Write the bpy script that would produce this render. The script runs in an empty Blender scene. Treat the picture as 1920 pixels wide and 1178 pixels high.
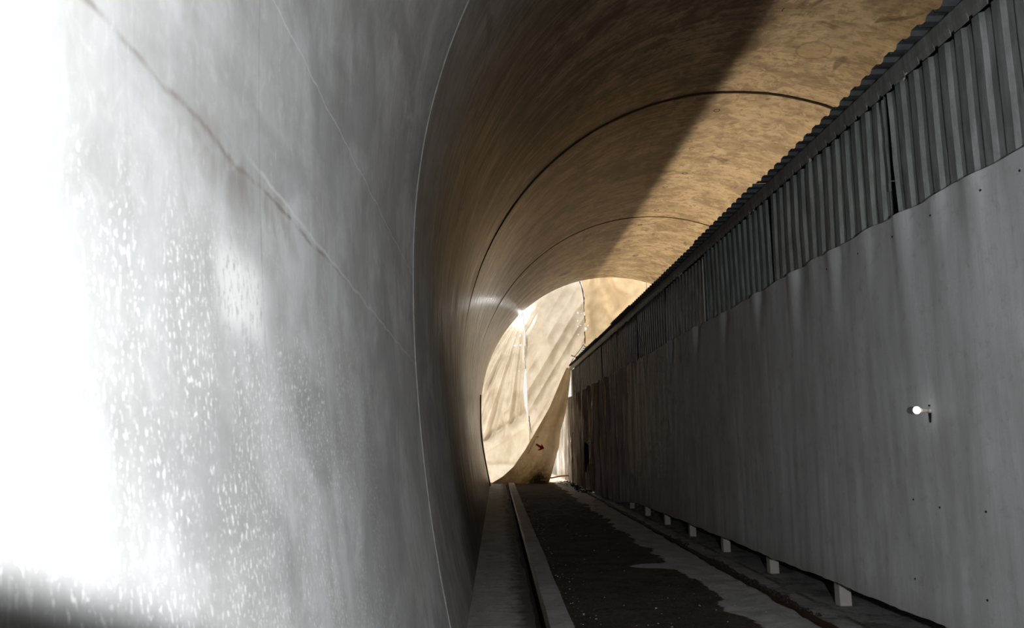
import bpy, math, random
from mathutils import Vector, Matrix, noise as mnoise
random.seed(7)
C = bpy.context.scene.collection
sc = bpy.context.scene

# ------------------------------------------------------------------ camera model
F, YAW, PITCH, ROLL = 1512.57, 0.0199, 0.1578, -0.0107
H0 = 1.5                                   # eye height
def cam_dir(dx, dy, dz):
    cr, sr = math.cos(ROLL), math.sin(ROLL)
    x, y = dx*cr - dy*sr, dx*sr + dy*cr
    x, y = dx*cr + dy*(-sr), dx*sr + dy*cr
    cp, sp = math.cos(PITCH), math.sin(PITCH)
    y, z = y*cp + dz*sp, -y*sp + dz*cp
    cy, sy = math.cos(YAW), math.sin(YAW)
    x, z = x*cy + z*sy, -x*sy + z*cy
    return Vector((x, z, y))               # blender axes: x right, y forward, z up
def ray(px, py): return cam_dir((px-960)/F, -(py-589)/F, 1.0)
EYE = Vector((0, 0, H0))
def atY(px, py, Y):
    d = ray(px, py); return EYE + d*(Y/d.y)
def atZ(px, py, Z=0.0):
    d = ray(px, py); return EYE + d*((Z-H0)/d.z)
BX = 3.1
def bar_x(Y): return BX - 0.010*Y          # line of the barrier on plan
def atB(px, py, off=0.0):
    d = ray(px, py); t = (BX-off)/(d.x + 0.010*d.y); return EYE + d*t

cam_d = bpy.data.cameras.new('camera'); cam = bpy.data.objects.new('camera', cam_d); C.objects.link(cam)
R_, U_, F_ = cam_dir(1, 0, 0), cam_dir(0, 1, 0), cam_dir(0, 0, 1)
m = Matrix((( R_.x, U_.x, -F_.x, 0), (R_.y, U_.y, -F_.y, 0), (R_.z, U_.z, -F_.z, H0), (0, 0, 0, 1)))
cam.matrix_world = m
cam_d.sensor_width = 36; cam_d.lens = F/1920*36; cam_d.clip_start = 0.05; cam_d.clip_end = 300
cam_d.dof.use_dof = True; cam_d.dof.focus_distance = 14.0; cam_d.dof.aperture_fstop = 7.0
sc.camera = cam

# ------------------------------------------------------------------ node helper
class Mat:
    def __init__(s, name):
        s.m = bpy.data.materials.new(name); s.m.use_nodes = True
        s.nt = s.m.node_tree; s.nt.nodes.clear()
        s.out = s.nt.nodes.new('ShaderNodeOutputMaterial')
        s.b = s.nt.nodes.new('ShaderNodeBsdfPrincipled')
        s.nt.links.new(s.b.outputs[0], s.out.inputs[0])
        s.b.inputs['Specular IOR Level'].default_value = 0.3
    def node(s, t, **kw):
        n = s.nt.nodes.new(t)
        for k, v in kw.items(): setattr(n, k, v)
        return n
    def put(s, sock, v):
        if hasattr(v, 'is_output') or isinstance(v, bpy.types.NodeSocket): s.nt.links.new(v, sock)
        else:
            if isinstance(v, (tuple, list)) and len(v) == 3 and sock.type == 'RGBA': v = (*v, 1)
            sock.default_value = v
    def math(s, op, a, b=0.0, c=0.0, clamp=False):
        n = s.node('ShaderNodeMath', operation=op, use_clamp=clamp)
        s.put(n.inputs[0], a); s.put(n.inputs[1], b); s.put(n.inputs[2], c); return n.outputs[0]
    def pos(s):
        g = s.node('ShaderNodeNewGeometry'); x = s.node('ShaderNodeSeparateXYZ'); s.nt.links.new(g.outputs['Position'], x.inputs[0])
        return x.outputs[0], x.outputs[1], x.outputs[2]
    def uv(s):
        g = s.node('ShaderNodeUVMap', uv_map='UVMap'); x = s.node('ShaderNodeSeparateXYZ'); s.nt.links.new(g.outputs[0], x.inputs[0])
        return x.outputs[0], x.outputs[1]
    def vec(s, x, y, z=0.0):
        n = s.node('ShaderNodeCombineXYZ'); s.put(n.inputs[0], x); s.put(n.inputs[1], y); s.put(n.inputs[2], z); return n.outputs[0]
    def sc(s, x, y, z, a, b, c): return s.vec(s.math('MULTIPLY', x, a), s.math('MULTIPLY', y, b), s.math('MULTIPLY', z, c))
    def noise(s, v, scale=1.0, detail=4, rough=0.55, dist=0.0):
        n = s.node('ShaderNodeTexNoise'); s.nt.links.new(v, n.inputs['Vector'])
        n.inputs['Scale'].default_value = scale; n.inputs['Detail'].default_value = detail
        n.inputs['Roughness'].default_value = rough; n.inputs['Distortion'].default_value = dist
        return n.outputs[0]
    def rng(s, v, a, b, c=0.0, d=1.0, smooth=True):
        n = s.node('ShaderNodeMapRange', interpolation_type='SMOOTHSTEP' if smooth else 'LINEAR')
        s.put(n.inputs[0], v); s.put(n.inputs[1], a); s.put(n.inputs[2], b); s.put(n.inputs[3], c); s.put(n.inputs[4], d); return n.outputs[0]
    def band(s, v, c, w):                  # 1 at v == c, 0 at |v-c| > w
        return s.rng(s.math('ABSOLUTE', s.math('SUBTRACT', v, c)), 0.0, w, 1.0, 0.0)
    def mix(s, f, a, b, mode='MIX'):
        n = s.node('ShaderNodeMix', data_type='RGBA', blend_type=mode)
        s.put(n.inputs[0], f); s.put(n.inputs[6], a); s.put(n.inputs[7], b); return n.outputs[2]
    def bump(s, h, strength=0.3, dist=0.02):
        n = s.node('ShaderNodeBump'); n.inputs['Strength'].default_value = strength; n.inputs['Distance'].default_value = dist
        s.put(n.inputs['Height'], h); s.nt.links.new(n.outputs[0], s.b.inputs['Normal'])
        return n.outputs[0]
    def set(s, **kw):
        for k, v in kw.items(): s.put(s.b.inputs[k.replace('_', ' ')], v)
        return s.m

def simple(name, col, rough=0.6, metal=0.0, var=0.25, scale=20.0, bump=0.1, emit=None):
    M = Mat(name); x, y, z = M.pos()
    n = M.noise(M.vec(x, y, z), scale, 4)
    c = M.mix(n, tuple(v*(1-var) for v in col), tuple(min(1, v*(1+var)) for v in col))
    M.set(Base_Color=c, Roughness=rough, Metallic=metal)
    if bump: M.bump(n, bump, 0.01)
    if emit: M.set(Emission_Color=emit[0], Emission_Strength=emit[1])
    return M.m

# ------------------------------------------------------------------ mesh helpers
def mesh_obj(name, verts, faces, mat, parent=None, uvs=None, smooth=False):
    me = bpy.data.meshes.new(name); me.from_pydata([tuple(v) for v in verts], [], faces); me.update()
    if uvs:
        ul = me.uv_layers.new(name='UVMap')
        for l in me.loops: ul.data[l.index].uv = uvs[l.vertex_index]
    if smooth:
        for p in me.polygons: p.use_smooth = True
    o = bpy.data.objects.new(name, me); C.objects.link(o)
    if mat: me.materials.append(mat)
    if parent is not None: o.parent = parent
    return o
def tag(o, label=None, cat=None, group=None, kind=None):
    for k, v in (('label', label), ('category', cat), ('group', group), ('kind', kind)):
        if v: o[k] = v
    return o
def empty(name, label, cat, group=None, loc=(0, 0, 0)):
    o = bpy.data.objects.new(name, None); C.objects.link(o); o.location = loc; o.empty_display_size = 0.1
    return tag(o, label, cat, group)
class MB:
    def __init__(s): s.v = []; s.f = []
    def box(s, a, b):
        (x0, y0, z0), (x1, y1, z1) = a, b; n = len(s.v)
        s.v += [(x0,y0,z0),(x1,y0,z0),(x1,y1,z0),(x0,y1,z0),(x0,y0,z1),(x1,y0,z1),(x1,y1,z1),(x0,y1,z1)]
        s.f += [tuple(n+i for i in q) for q in ((3,2,1,0),(4,5,6,7),(0,1,5,4),(1,2,6,5),(2,3,7,6),(3,0,4,7))]; return s
    def tube(s, pts, r, seg=8, cap=True):
        pts = [Vector(p) for p in pts]; n0 = len(s.v); N = len(pts)
        up = Vector((0.13, 0.21, 0.97)); 
        for i, p in enumerate(pts):
            t = (pts[min(i+1, N-1)] - pts[max(i-1, 0)]).normalized()
            a = t.cross(up)
            if a.length < 1e-3: a = t.cross(Vector((1, 0, 0)))
            a.normalize(); b = t.cross(a)
            rr = r[i] if isinstance(r, (list, tuple)) else r
            for k in range(seg):
                th = 2*math.pi*k/seg; s.v.append(tuple(p + (a*math.cos(th) + b*math.sin(th))*rr))
        for i in range(N-1):
            for k in range(seg):
                k2 = (k+1) % seg; q = n0+i*seg
                s.f.append((q+k, q+k2, q+seg+k2, q+seg+k))
        if cap:
            s.f.append(tuple(n0+k for k in reversed(range(seg)))); s.f.append(tuple(n0+(N-1)*seg+k for k in range(seg)))
        return s
    def lathe(s, prof, origin, axis, seg=20):
        origin = Vector(origin); axis = Vector(axis).normalized()
        a = axis.cross(Vector((0, 0, 1)));
        if a.length < 1e-3: a = Vector((1, 0, 0))
        a.normalize(); b = axis.cross(a); n0 = len(s.v)
        for d, r in prof:
            for k in range(seg):
                th = 2*math.pi*k/seg; s.v.append(tuple(origin + axis*d + (a*math.cos(th)+b*math.sin(th))*r))
        for i in range(len(prof)-1):
            for k in range(seg):
                k2 = (k+1) % seg; q = n0+i*seg; s.f.append((q+k, q+k2, q+seg+k2, q+seg+k))
        return s
    def rock(s, c, r, squash=0.6):
        n = len(s.v); c = Vector(c); a = random.random()*6.28
        base = [(1,0,0),(0.3,0.9,0),(-0.8,0.5,0),(-0.7,-0.7,0),(0.4,-0.9,0),(0.1,0.05,1),(0.45,0.4,0.8),(-0.4,-0.3,0.75)]
        for x, y, z in base:
            j = 0.75+random.random()*0.5
            X, Y = (x*math.cos(a)-y*math.sin(a))*j*r, (x*math.sin(a)+y*math.cos(a))*j*r
            s.v.append((c.x+X, c.y+Y, c.z + z*r*squash*j))
        s.f += [tuple(n+i for i in q) for q in ((0,1,6),(1,2,5,6),(2,3,7),(2,7,5),(3,4,7),(4,0,6,5),(4,5,7),(4,3,2,1,0))]
    def build(s, name, mat, parent=None, smooth=False): return mesh_obj(name, s.v, s.f, mat, parent, smooth=smooth)
def fbm(x, y, z=0.0, oct=3):
    return mnoise.fractal(Vector((x, y, z)), 0.6, 2.0, oct)
def gridmesh(name, nu, nv, fn, mat, parent=None, uvf=None, keep=None, smooth=True):
    V = []; UV = []
    for j in range(nv+1):
        for i in range(nu+1):
            u, v = i/nu, j/nv; V.append(tuple(fn(u, v))); UV.append(uvf(u, v) if uvf else (u, v))
    Fc = []
    for j in range(nv):
        for i in range(nu):
            if keep and not keep((i+.5)/nu, (j+.5)/nv): continue
            q = j*(nu+1)+i; Fc.append((q, q+1, q+nu+2, q+nu+1))
    return mesh_obj(name, V, Fc, mat, parent, UV, smooth)

# ------------------------------------------------------------------ materials
def lining_material():
    M = Mat('painted_concrete_lining'); u, v = M.uv()            # u = arc length from springing, v = metres along tunnel
    P = lambda a, b, o=0.0: M.vec(M.math('MULTIPLY_ADD', u, a, o), M.math('MULTIPLY_ADD', v, b, o), 0.0)
    big = M.noise(P(1.1, 1.4), 1.0, 5, 0.6, 0.6)
    mott = M.noise(P(5.0, 6.0, 3.1), 1.0, 4, 0.65, 0.4)
    streak = M.noise(P(0.7, 9.0, 7.7), 1.0, 4, 0.62, 0.25)
    fine = M.noise(P(1.2, 30.0, 1.7), 1.0, 2, 0.6)
    # pale first bay, brown stained bays beyond the first joint
    grey = M.mix(M.rng(big, 0.35, 0.65), (0.40, 0.405, 0.40), (0.54, 0.545, 0.55))
    grey = M.mix(M.math('MULTIPLY', M.rng(mott, 0.42, 0.68), 0.45), grey, (0.34, 0.335, 0.32))
    grey = M.mix(M.math('MULTIPLY', M.rng(M.noise(P(0.9, 3.2, 7.7), 1.0, 4, 0.5, 0.9), 0.46, 0.66), 0.4), grey, (0.36, 0.355, 0.345))
    grey = M.mix(M.math('MULTIPLY', M.rng(M.noise(P(13, 17, 2.2), 1.0, 6, 0.75, 0.6), 0.48, 0.70), 0.35), grey, (0.62, 0.62, 0.62))
    brown = M.mix(M.rng(big, 0.38, 0.60), (0.13, 0.10, 0.070), (0.32, 0.25, 0.175))
    brown = M.mix(M.math('MULTIPLY', M.rng(mott, 0.48, 0.60), 0.6), brown, (0.085, 0.066, 0.05))
    brown = M.mix(M.math('MULTIPLY', M.rng(streak, 0.48, 0.60), 0.6), brown, (0.075, 0.058, 0.042))
    st2 = M.noise(P(0.45, 2.4, 21.0), 1.0, 4, 0.6, 0.5)
    brown = M.mix(M.math('MULTIPLY', M.math('MULTIPLY', M.rng(st2, 0.47, 0.58), 0.6), M.rng(u, 6.5, 4.0)), brown, (0.07, 0.052, 0.038))
    pale = M.noise(P(2.2, 2.8, 9.3), 1.0, 6, 0.7, 1.4)
    brown = M.mix(M.math('MULTIPLY', M.rng(pale, 0.54, 0.64), 0.5), brown, (0.44, 0.35, 0.24))
    # lamp-lit side of the crown and the bright far end painted lighter
    lit_crown = M.mix(M.rng(big, 0.36, 0.62), (0.33, 0.26, 0.18), (0.56, 0.47, 0.34))
    lit_crown = M.mix(M.math('MULTIPLY', M.rng(mott, 0.46, 0.62), 0.6), lit_crown, (0.22, 0.165, 0.11))
    lit_crown = M.mix(M.math('MULTIPLY', M.rng(pale, 0.54, 0.60), 0.55), lit_crown, (0.68, 0.60, 0.45))
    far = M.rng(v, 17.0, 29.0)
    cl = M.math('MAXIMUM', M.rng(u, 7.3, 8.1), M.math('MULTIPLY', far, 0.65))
    brown = M.mix(cl, brown, lit_crown)
    lowk = M.rng(u, 0.8, -1.2)
    vs = M.math('ADD', M.math('MULTIPLY_ADD', lowk, -2.6, v), M.math('MULTIPLY_ADD', mott, 1.6, -0.8))
    step = M.math('MULTIPLY_ADD', M.rng(v, 5.58, 5.62), M.math('MULTIPLY_ADD', lowk, -0.38, 0.62), 0.0)
    s = M.math('MAXIMUM', step, M.rng(vs, 4.6, 8.2), clamp=True)
    gz = M.math('MULTIPLY', M.rng(u, 6.5, 3.0), M.rng(v, 7.0, 10.0))
    st3 = M.noise(P(0.22, 1.9, 33.0), 1.0, 5, 0.65, 0.6)
    brown = M.mix(M.math('MULTIPLY', M.math('MULTIPLY', M.rng(st3, 0.50, 0.58), 0.8), gz), brown, (0.035, 0.027, 0.02))
    brown = M.mix(M.math('MULTIPLY', M.math('MULTIPLY', M.rng(st3, 0.46, 0.40), 0.5), gz), brown, (0.40, 0.30, 0.19))
    cloud = M.noise(P(1.3, 0.9, 44.0), 1.0, 5, 0.6, 1.2)
    grey = M.mix(M.math('MULTIPLY', M.rng(cloud, 0.45, 0.62), 0.5), grey, (0.27, 0.27, 0.27))
    brown = M.mix(M.math('MULTIPLY', M.math('MULTIPLY', M.rng(v, 15.0, 7.0), 0.8), M.rng(u, 6.0, 2.0)), brown, M.mix(M.rng(streak, 0.4, 0.6), (0.10, 0.085, 0.07), (0.045, 0.04, 0.035)))
    col = M.mix(s, grey, brown)
    # horizontal construction marks in the first bay
    w = M.math('MULTIPLY_ADD', M.noise(P(6, 5), 1.0, 3), 0.05, -0.025)
    uw = M.math('ADD', u, w)
    near = M.rng(v, 2.6, 3.2, 1.0, 0.0)
    crack = M.math('MULTIPLY', M.band(uw, -0.695, 0.012), near)
    smear = M.math('MULTIPLY', M.math('MULTIPLY', M.band(uw, -0.73, 0.11), M.band(v, 1.75, 0.65)), M.rng(mott, 0.35, 0.62))
    col = M.mix(M.math('MULTIPLY', smear, 0.6), col, (0.20, 0.185, 0.16))
    col = M.mix(M.math('MULTIPLY', M.math('MULTIPLY', crack, 0.7), M.rng(mott, 0.3, 0.6)), col, (0.20, 0.18, 0.15))
    first = M.rng(v, 5.58, 5.6, 1.0, 0.0)
    line = M.math('MULTIPLY', M.band(uw, -0.14, 0.007), first)
    col = M.mix(M.math('MULTIPLY', line, 0.5), col, (0.75, 0.75, 0.75))
    line2 = M.math('MULTIPLY', M.math('MULTIPLY', M.band(M.math('ADD', uw, M.math('MULTIPLY', v, 0.03)), -0.60, 0.012), M.rng(v, 1.7, 2.0)), first)
    col = M.mix(M.math('MULTIPLY', line2, 0.4), col, (0.72, 0.72, 0.71))
    vj = M.math('MULTIPLY', M.band(M.math('ADD', v, M.math('MULTIPLY', w, 0.35)), 1.885, 0.006), M.rng(u, -1.3, -0.9))
    col = M.mix(M.math('MULTIPLY', vj, 0.45), col, (0.20, 0.19, 0.17))
    # white grout spatter and runs on the lower near wall
    sp1 = M.noise(P(52, 105, 2.0), 1.0, 3, 0.6, 0.2)
    sp2 = M.noise(P(12, 70, 5.0), 1.0, 4, 0.65)
    zone = M.math('MULTIPLY', M.rng(u, -0.75, -1.05), M.rng(v, 2.4, 4.2, 1.0, 0.0))
    zb = M.rng(M.noise(P(3, 5, 4.4), 1.0, 3), 0.36, 0.54)
    spat = M.math('MULTIPLY', M.math('MULTIPLY', M.rng(sp1, 0.57, 0.63), zone), zb)
    runs = M.math('MULTIPLY', M.math('MULTIPLY', M.rng(sp2, 0.60, 0.68), M.rng(M.noise(P(2.5, 9, 8.1), 1.0, 2), 0.50, 0.62)), first)
    patch = M.math('MULTIPLY', M.math('MULTIPLY', M.rng(M.math('ABSOLUTE', M.math('ADD', u, 0.99)), 0.13, 0.04), M.rng(M.math('ABSOLUTE', M.math('SUBTRACT', v, 1.73)), 0.22, 0.08)), M.rng(M.noise(P(22, 55, 6.0), 1.0, 6, 0.75), 0.40, 0.48))
    wh = M.math('MAXIMUM', M.math('MAXIMUM', spat, M.math('MULTIPLY', runs, 0.45)), patch)
    col = M.mix(M.math('MULTIPLY', wh, 0.75), col, (0.86, 0.86, 0.85))
    col = M.mix(M.math('MULTIPLY', M.rng(M.noise(P(9, 9, 12.0), 1.0, 6, 0.7, 1.0), 0.62, 0.70), 0.35), col, (0.66, 0.66, 0.65), 'MIX') if False else col
    # round repair patches on the crown
    x, y, z = M.pos()
    def disc(cx, cy, rx, ry, soft=0.3):
        a = M.math('MULTIPLY', M.math('SUBTRACT', x, cx), 1/rx); b = M.math('MULTIPLY', M.math('SUBTRACT', y, cy), 1/ry)
        return M.math('SQRT', M.math('ADD', M.math('MULTIPLY', a, a), M.math('MULTIPLY', b, b)))
    up = M.rng(u, 4.0, 4.5)
    for (cx, cy, r, c1, k) in ((5.24, 12.3, 0.27, (0.46, 0.36, 0.23), 0.55), (4.05, 12.25, 0.30, (0.09, 0.06, 0.035), 0.7), (3.95, 15.2, 0.30, (0.12, 0.08, 0.05), 0.45),
                               (5.1, 16.6, 0.28, (0.30, 0.23, 0.14), 0.4), (4.0, 19.3, 0.28, (0.13, 0.09, 0.05), 0.5), (2.9, 10.2, 0.24, (0.09, 0.06, 0.04), 0.6), (5.0, 23.0, 0.3, (0.3, 0.23, 0.14), 0.4)):
        d = disc(cx, cy, r, r)
        col = M.mix(M.math('MULTIPLY', M.math('MULTIPLY', M.rng(d, 0.85, 1.0, 1, 0), k), up), col, c1)
        col = M.mix(M.math('MULTIPLY', M.math('MULTIPLY', M.band(d, 1.0, 0.10), 0.45), up), col, (0.12, 0.08, 0.05))
    # soft dark tar marks along the brown vault
    d1 = M.noise(P(1.6, 1.0, 15.0), 1.0, 3, 0.5, 1.0)
    col = M.mix(M.math('MULTIPLY', M.math('MULTIPLY', M.rng(d1, 0.62, 0.70), 0.6), s), col, (0.07, 0.05, 0.035))
    # wall darker towards its foot beyond the first bay
    foot = M.math('MULTIPLY', M.rng(z, 0.9, 0.1), s)
    col = M.mix(M.math('MULTIPLY', foot, 0.5), col, (0.06, 0.05, 0.04))
    hgt = M.math('ADD', M.math('MULTIPLY', M.math('MULTIPLY', streak, s), 0.8), M.math('ADD', M.math('MULTIPLY', mott, 0.5), M.math('MULTIPLY', fine, 0.12)))
    M.bump(hgt, 0.35, 0.012)
    ro = M.math('MULTIPLY_ADD', s, -0.30, 0.62)
    ro = M.math('MULTIPLY_ADD', M.rng(z, 4.5, 7.0), 0.25, ro)
    ro = M.math('MULTIPLY_ADD', M.rng(v, 17.0, 8.0), 0.22, ro)
    r2 = M.math('MULTIPLY_ADD', M.math('SUBTRACT', fine, 0.5), 0.7, ro)
    M.set(Base_Color=col, Roughness=r2, Specular_IOR_Level=M.math('MULTIPLY_ADD', s, 0.15, 0.2))
    return M.m

def cloth_material(name, colA, colB, trans=0.45, stain=0.0, fold=0.0):
    M = Mat(name); x, y, z = M.pos()
    n = M.noise(M.sc(x, y, z, 1.2, 1.0, 1.0), 1.3, 5, 0.6, 0.4)
    n2 = M.noise(M.sc(x, y, z, 1.0, 1.0, 0.5), 7.0, 5, 0.65, 0.5)
    col = M.mix(M.rng(n, 0.3, 0.7), colA, colB)
    col = M.mix(M.math('MULTIPLY', M.rng(n2, 0.60, 0.75), 0.22), col, tuple(c*0.6 for c in colA))
    if stain:
        e = M.math('ADD', z, M.math('MULTIPLY', M.math('SUBTRACT', M.noise(M.vec(x, y, z), 3.2, 5, 0.7, 0.8), 0.5), 1.6))
        col = M.mix(M.math('MULTIPLY', M.rng(e, 0.95, 0.15), stain), col, (0.22, 0.13, 0.045))
        d = M.math('ADD', M.math('MULTIPLY', M.math('ABSOLUTE', M.math('SUBTRACT', x, 1.52)), 1.3), M.math('MULTIPLY', z, 1.5))
        d = M.math('ADD', d, M.math('MULTIPLY', M.math('SUBTRACT', M.noise(M.vec(x, y, z), 6.0, 4, 0.7, 1.2), 0.5), 1.8))
        col = M.mix(M.rng(d, 0.85, 0.35), col, (0.055, 0.030, 0.008))
    tr = M.node('ShaderNodeBsdfTranslucent'); M.put(tr.inputs[0], col)
    df = M.node('ShaderNodeBsdfDiffuse'); M.put(df.inputs[0], col)
    mx = M.node('ShaderNodeMixShader'); mx.inputs[0].default_value = trans
    M.nt.links.new(df.outputs[0], mx.inputs[1]); M.nt.links.new(tr.outputs[0], mx.inputs[2]); M.nt.links.new(mx.outputs[0], M.out.inputs[0])
    bn = M.node('ShaderNodeBump'); bn.inputs['Strength'].default_value = 0.12; bn.inputs['Distance'].default_value = 0.02
    M.put(bn.inputs['Height'], n2); M.nt.links.new(bn.outputs[0], df.inputs['Normal']); M.nt.links.new(bn.outputs[0], tr.inputs['Normal'])
    return M.m

def sheet_material():
    M = Mat('grey_woven_plastic_sheet'); x, y, z = M.pos()
    n = M.noise(M.sc(x, y, z, 1, 1.5, 0.35), 1.6, 5, 0.6, 0.4)
    st = M.noise(M.sc(x, y, z, 1, 7, 0.7), 1.5, 5, 0.62, 0.2)
    mo = M.noise(M.vec(x, y, z), 9.0, 5, 0.7)
    gr = M.noise(M.vec(x, y, z), 160.0, 2, 0.6)
    farc = M.rng(y, 13.0, 27.0)  # far stretch coloured darker to stand in for the dim light there
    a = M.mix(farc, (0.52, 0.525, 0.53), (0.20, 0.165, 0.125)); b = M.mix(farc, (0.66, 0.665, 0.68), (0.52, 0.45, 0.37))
    sunlit_end = M.rng(y, 27.5, 29.0)  # last stretch coloured lighter for the sun that falls on it
    a = M.mix(sunlit_end, a, (0.6, 0.55, 0.48)); b = M.mix(sunlit_end, b, (0.8, 0.77, 0.72))
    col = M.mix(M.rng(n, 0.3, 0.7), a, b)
    col = M.mix(M.math('MULTIPLY', M.rng(st, 0.47, 0.70), 0.22), col, (0.30, 0.30, 0.29))
    col = M.mix(M.math('MULTIPLY', M.rng(mo, 0.52, 0.72), 0.35), col, (0.28, 0.275, 0.25))
    big = M.noise(M.vec(x, y, z), 0.9, 4, 0.6)
    col = M.mix(M.math('MULTIPLY', M.rng(big, 0.42, 0.62), 0.30), col, (0.34, 0.335, 0.32))
    col = M.mix(M.math('MULTIPLY', gr, 0.12), col, (0.1, 0.1, 0.1))
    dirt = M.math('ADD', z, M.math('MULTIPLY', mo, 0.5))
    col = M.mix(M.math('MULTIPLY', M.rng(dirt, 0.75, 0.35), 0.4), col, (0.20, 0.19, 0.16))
    tr = M.node('ShaderNodeBsdfTranslucent'); M.put(tr.inputs[0], col)
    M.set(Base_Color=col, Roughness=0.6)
    M.bump(M.math('ADD', M.math('MULTIPLY', st, 0.6), M.math('MULTIPLY', mo, 0.4)), 0.25, 0.02)
    return M.m

def galvanised(name, col, rough=0.5, hue=0.0):
    M = Mat(name); x, y, z = M.pos()
    n = M.noise(M.sc(x, y, z, 1, 5, 1.0), 3.0, 5, 0.65)
    sp = M.noise(M.vec(x, y, z), 60.0, 3, 0.6)
    c = M.mix(M.rng(n, 0.35, 0.68), tuple(v*0.72 for v in col), tuple(v*1.2 for v in col))
    c = M.mix(M.math('MULTIPLY', sp, 0.25), c, tuple(v*0.5 for v in col))
    M.set(Base_Color=c, Roughness=rough, Metallic=0.35); M.bump(sp, 0.08, 0.005); return M.m

def dirt_material():
    M = Mat('road_dirt_over_concrete'); x, y, z = M.pos()
    n = M.noise(M.vec(x, y, z), 2.2, 6, 0.65, 0.5); f = M.noise(M.vec(x, y, z), 26.0, 5, 0.7); g = M.noise(M.vec(x, y, z), 90.0, 2, 0.6)
    dirt = M.mix(M.rng(n, 0.35, 0.65), (0.035, 0.024, 0.016), (0.075, 0.055, 0.037))
    dirt = M.mix(M.math('MULTIPLY', M.rng(f, 0.5, 0.66), 0.5), dirt, (0.13, 0.10, 0.075))
    conc = M.mix(M.rng(n, 0.3, 0.7), (0.38, 0.38, 0.375), (0.54, 0.54, 0.53))
    conc = M.mix(M.math('MULTIPLY', M.rng(f, 0.5, 0.7), 0.4), conc, (0.20, 0.19, 0.17))
    e1 = M.noise(M.sc(x, y, z, 1, 1, 1), 1.7, 2, 0.5); e2 = M.noise(M.vec(x, y, z), 14.0, 3, 0.6)
    ed = M.math('ADD', x, M.math('ADD', M.math('MULTIPLY_ADD', e1, 0.5, -0.25), M.math('MULTIPLY_ADD', e2, 0.10, -0.05)))
    ed = M.math('ADD', ed, M.math('MULTIPLY', M.band(y, 10.1, 0.35), 0.55))       # a pale tongue reaches into the road
    col = M.mix(M.rng(ed, 2.09, 2.13), dirt, conc)
    light = M.rng(M.math('ADD', M.math('MULTIPLY', M.band(y, 7.9, 2.2), 0.06), g), 0.67, 0.70)
    col = M.mix(M.math('MULTIPLY', light, 0.35), col, (0.35, 0.33, 0.30))
    M.set(Base_Color=col, Roughness=0.9); M.bump(M.math('ADD', f, M.math('MULTIPLY', n, 0.5)), 0.5, 0.02); return M.m

def ledge_material(name, dark_side=None, tone=1.0):
    M = Mat(name); x, y, z = M.pos()
    n = M.noise(M.sc(x, y, z, 1.2, 0.7, 1), 2.0, 6, 0.62, 0.5); f = M.noise(M.vec(x, y, z), 18.0, 6, 0.7); s = M.noise(M.sc(x, y, z, 0.7, 5, 1), 2.6, 4, 0.6)
    c = M.mix(M.rng(n, 0.32, 0.68), tuple(v*tone for v in (0.36, 0.36, 0.355)), tuple(v*tone for v in (0.52, 0.52, 0.52)))
    c = M.mix(M.math('MULTIPLY', M.rng(f, 0.5, 0.68), 0.45), c, (0.15, 0.145, 0.13))
    c = M.mix(M.math('MULTIPLY', M.rng(s, 0.55, 0.66), 0.35), c, (0.14, 0.13, 0.115))
    c = M.mix(M.math('MULTIPLY', M.rng(n, 0.60, 0.68), 0.5), c, (0.10, 0.095, 0.085))
    if dark_side:
        e = M.math('ADD', x, M.math('MULTIPLY_ADD', M.noise(M.vec(x, y, z), 5.0, 5, 0.7), 0.34, -0.17))
        c = M.mix(M.math('MULTIPLY', M.rng(e, dark_side[0], dark_side[1]), 0.85), c, (0.045, 0.032, 0.02))
    if dark_side is None and tone < 1:
        sl = M.math('MULTIPLY', M.band(M.math('ADD', x, M.math('MULTIPLY', f, 0.08)), 3.0, 0.05), M.rng(n, 0.42, 0.55))
        c = M.mix(M.math('MULTIPLY', sl, 0.8), c, (0.04, 0.035, 0.03))
        c = M.mix(M.math('MULTIPLY', M.rng(M.noise(M.vec(x, y, z), 3.1, 5, 0.7, 0.8), 0.50, 0.60), 0.6), c, (0.09, 0.085, 0.075))
    M.set(Base_Color=c, Roughness=0.85); M.bump(f, 0.35, 0.015); return M.m

M_lin = lining_material()
M_sheet = sheet_material()
M_tarp = cloth_material('cream_tarpaulin', (0.68, 0.60, 0.48), (0.87, 0.80, 0.68), 0.42)
M_tarp2 = cloth_material('ochre_tarpaulin', (0.68, 0.53, 0.34), (0.84, 0.69, 0.47), 0.42)
M_flap = cloth_material('soiled_tarpaulin', (0.58, 0.45, 0.29), (0.74, 0.62, 0.46), 0.38, stain=0.75)
M_seam = simple('brown_seam', (0.30, 0.19, 0.09), 0.9)
M_dirt = dirt_material()
M_ledge = ledge_material('stained_ledge_concrete', (0.08, 0.26))
M_ledge2 = ledge_material('grimy_ledge_concrete', None, 0.85)
M_kerb = ledge_material('kerb_concrete', None, 1.05)
M_black = simple('black_rubber', (0.012, 0.011, 0.010), 0.6)
M_dark = simple('bolt_hole_shade', (0.02, 0.016, 0.012), 0.9)  # black colour stands in for the shade inside the bolt holes
M_rust = simple('rusty_channel', (0.05, 0.028, 0.014), 0.85, 0.2, 0.6, 12)
M_wood = simple('whitewashed_timber', (0.50, 0.48, 0.43), 0.75, 0, 0.2, 14)
M_wood2 = simple('grey_timber', (0.33, 0.31, 0.27), 0.8, 0, 0.2, 14)

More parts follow.
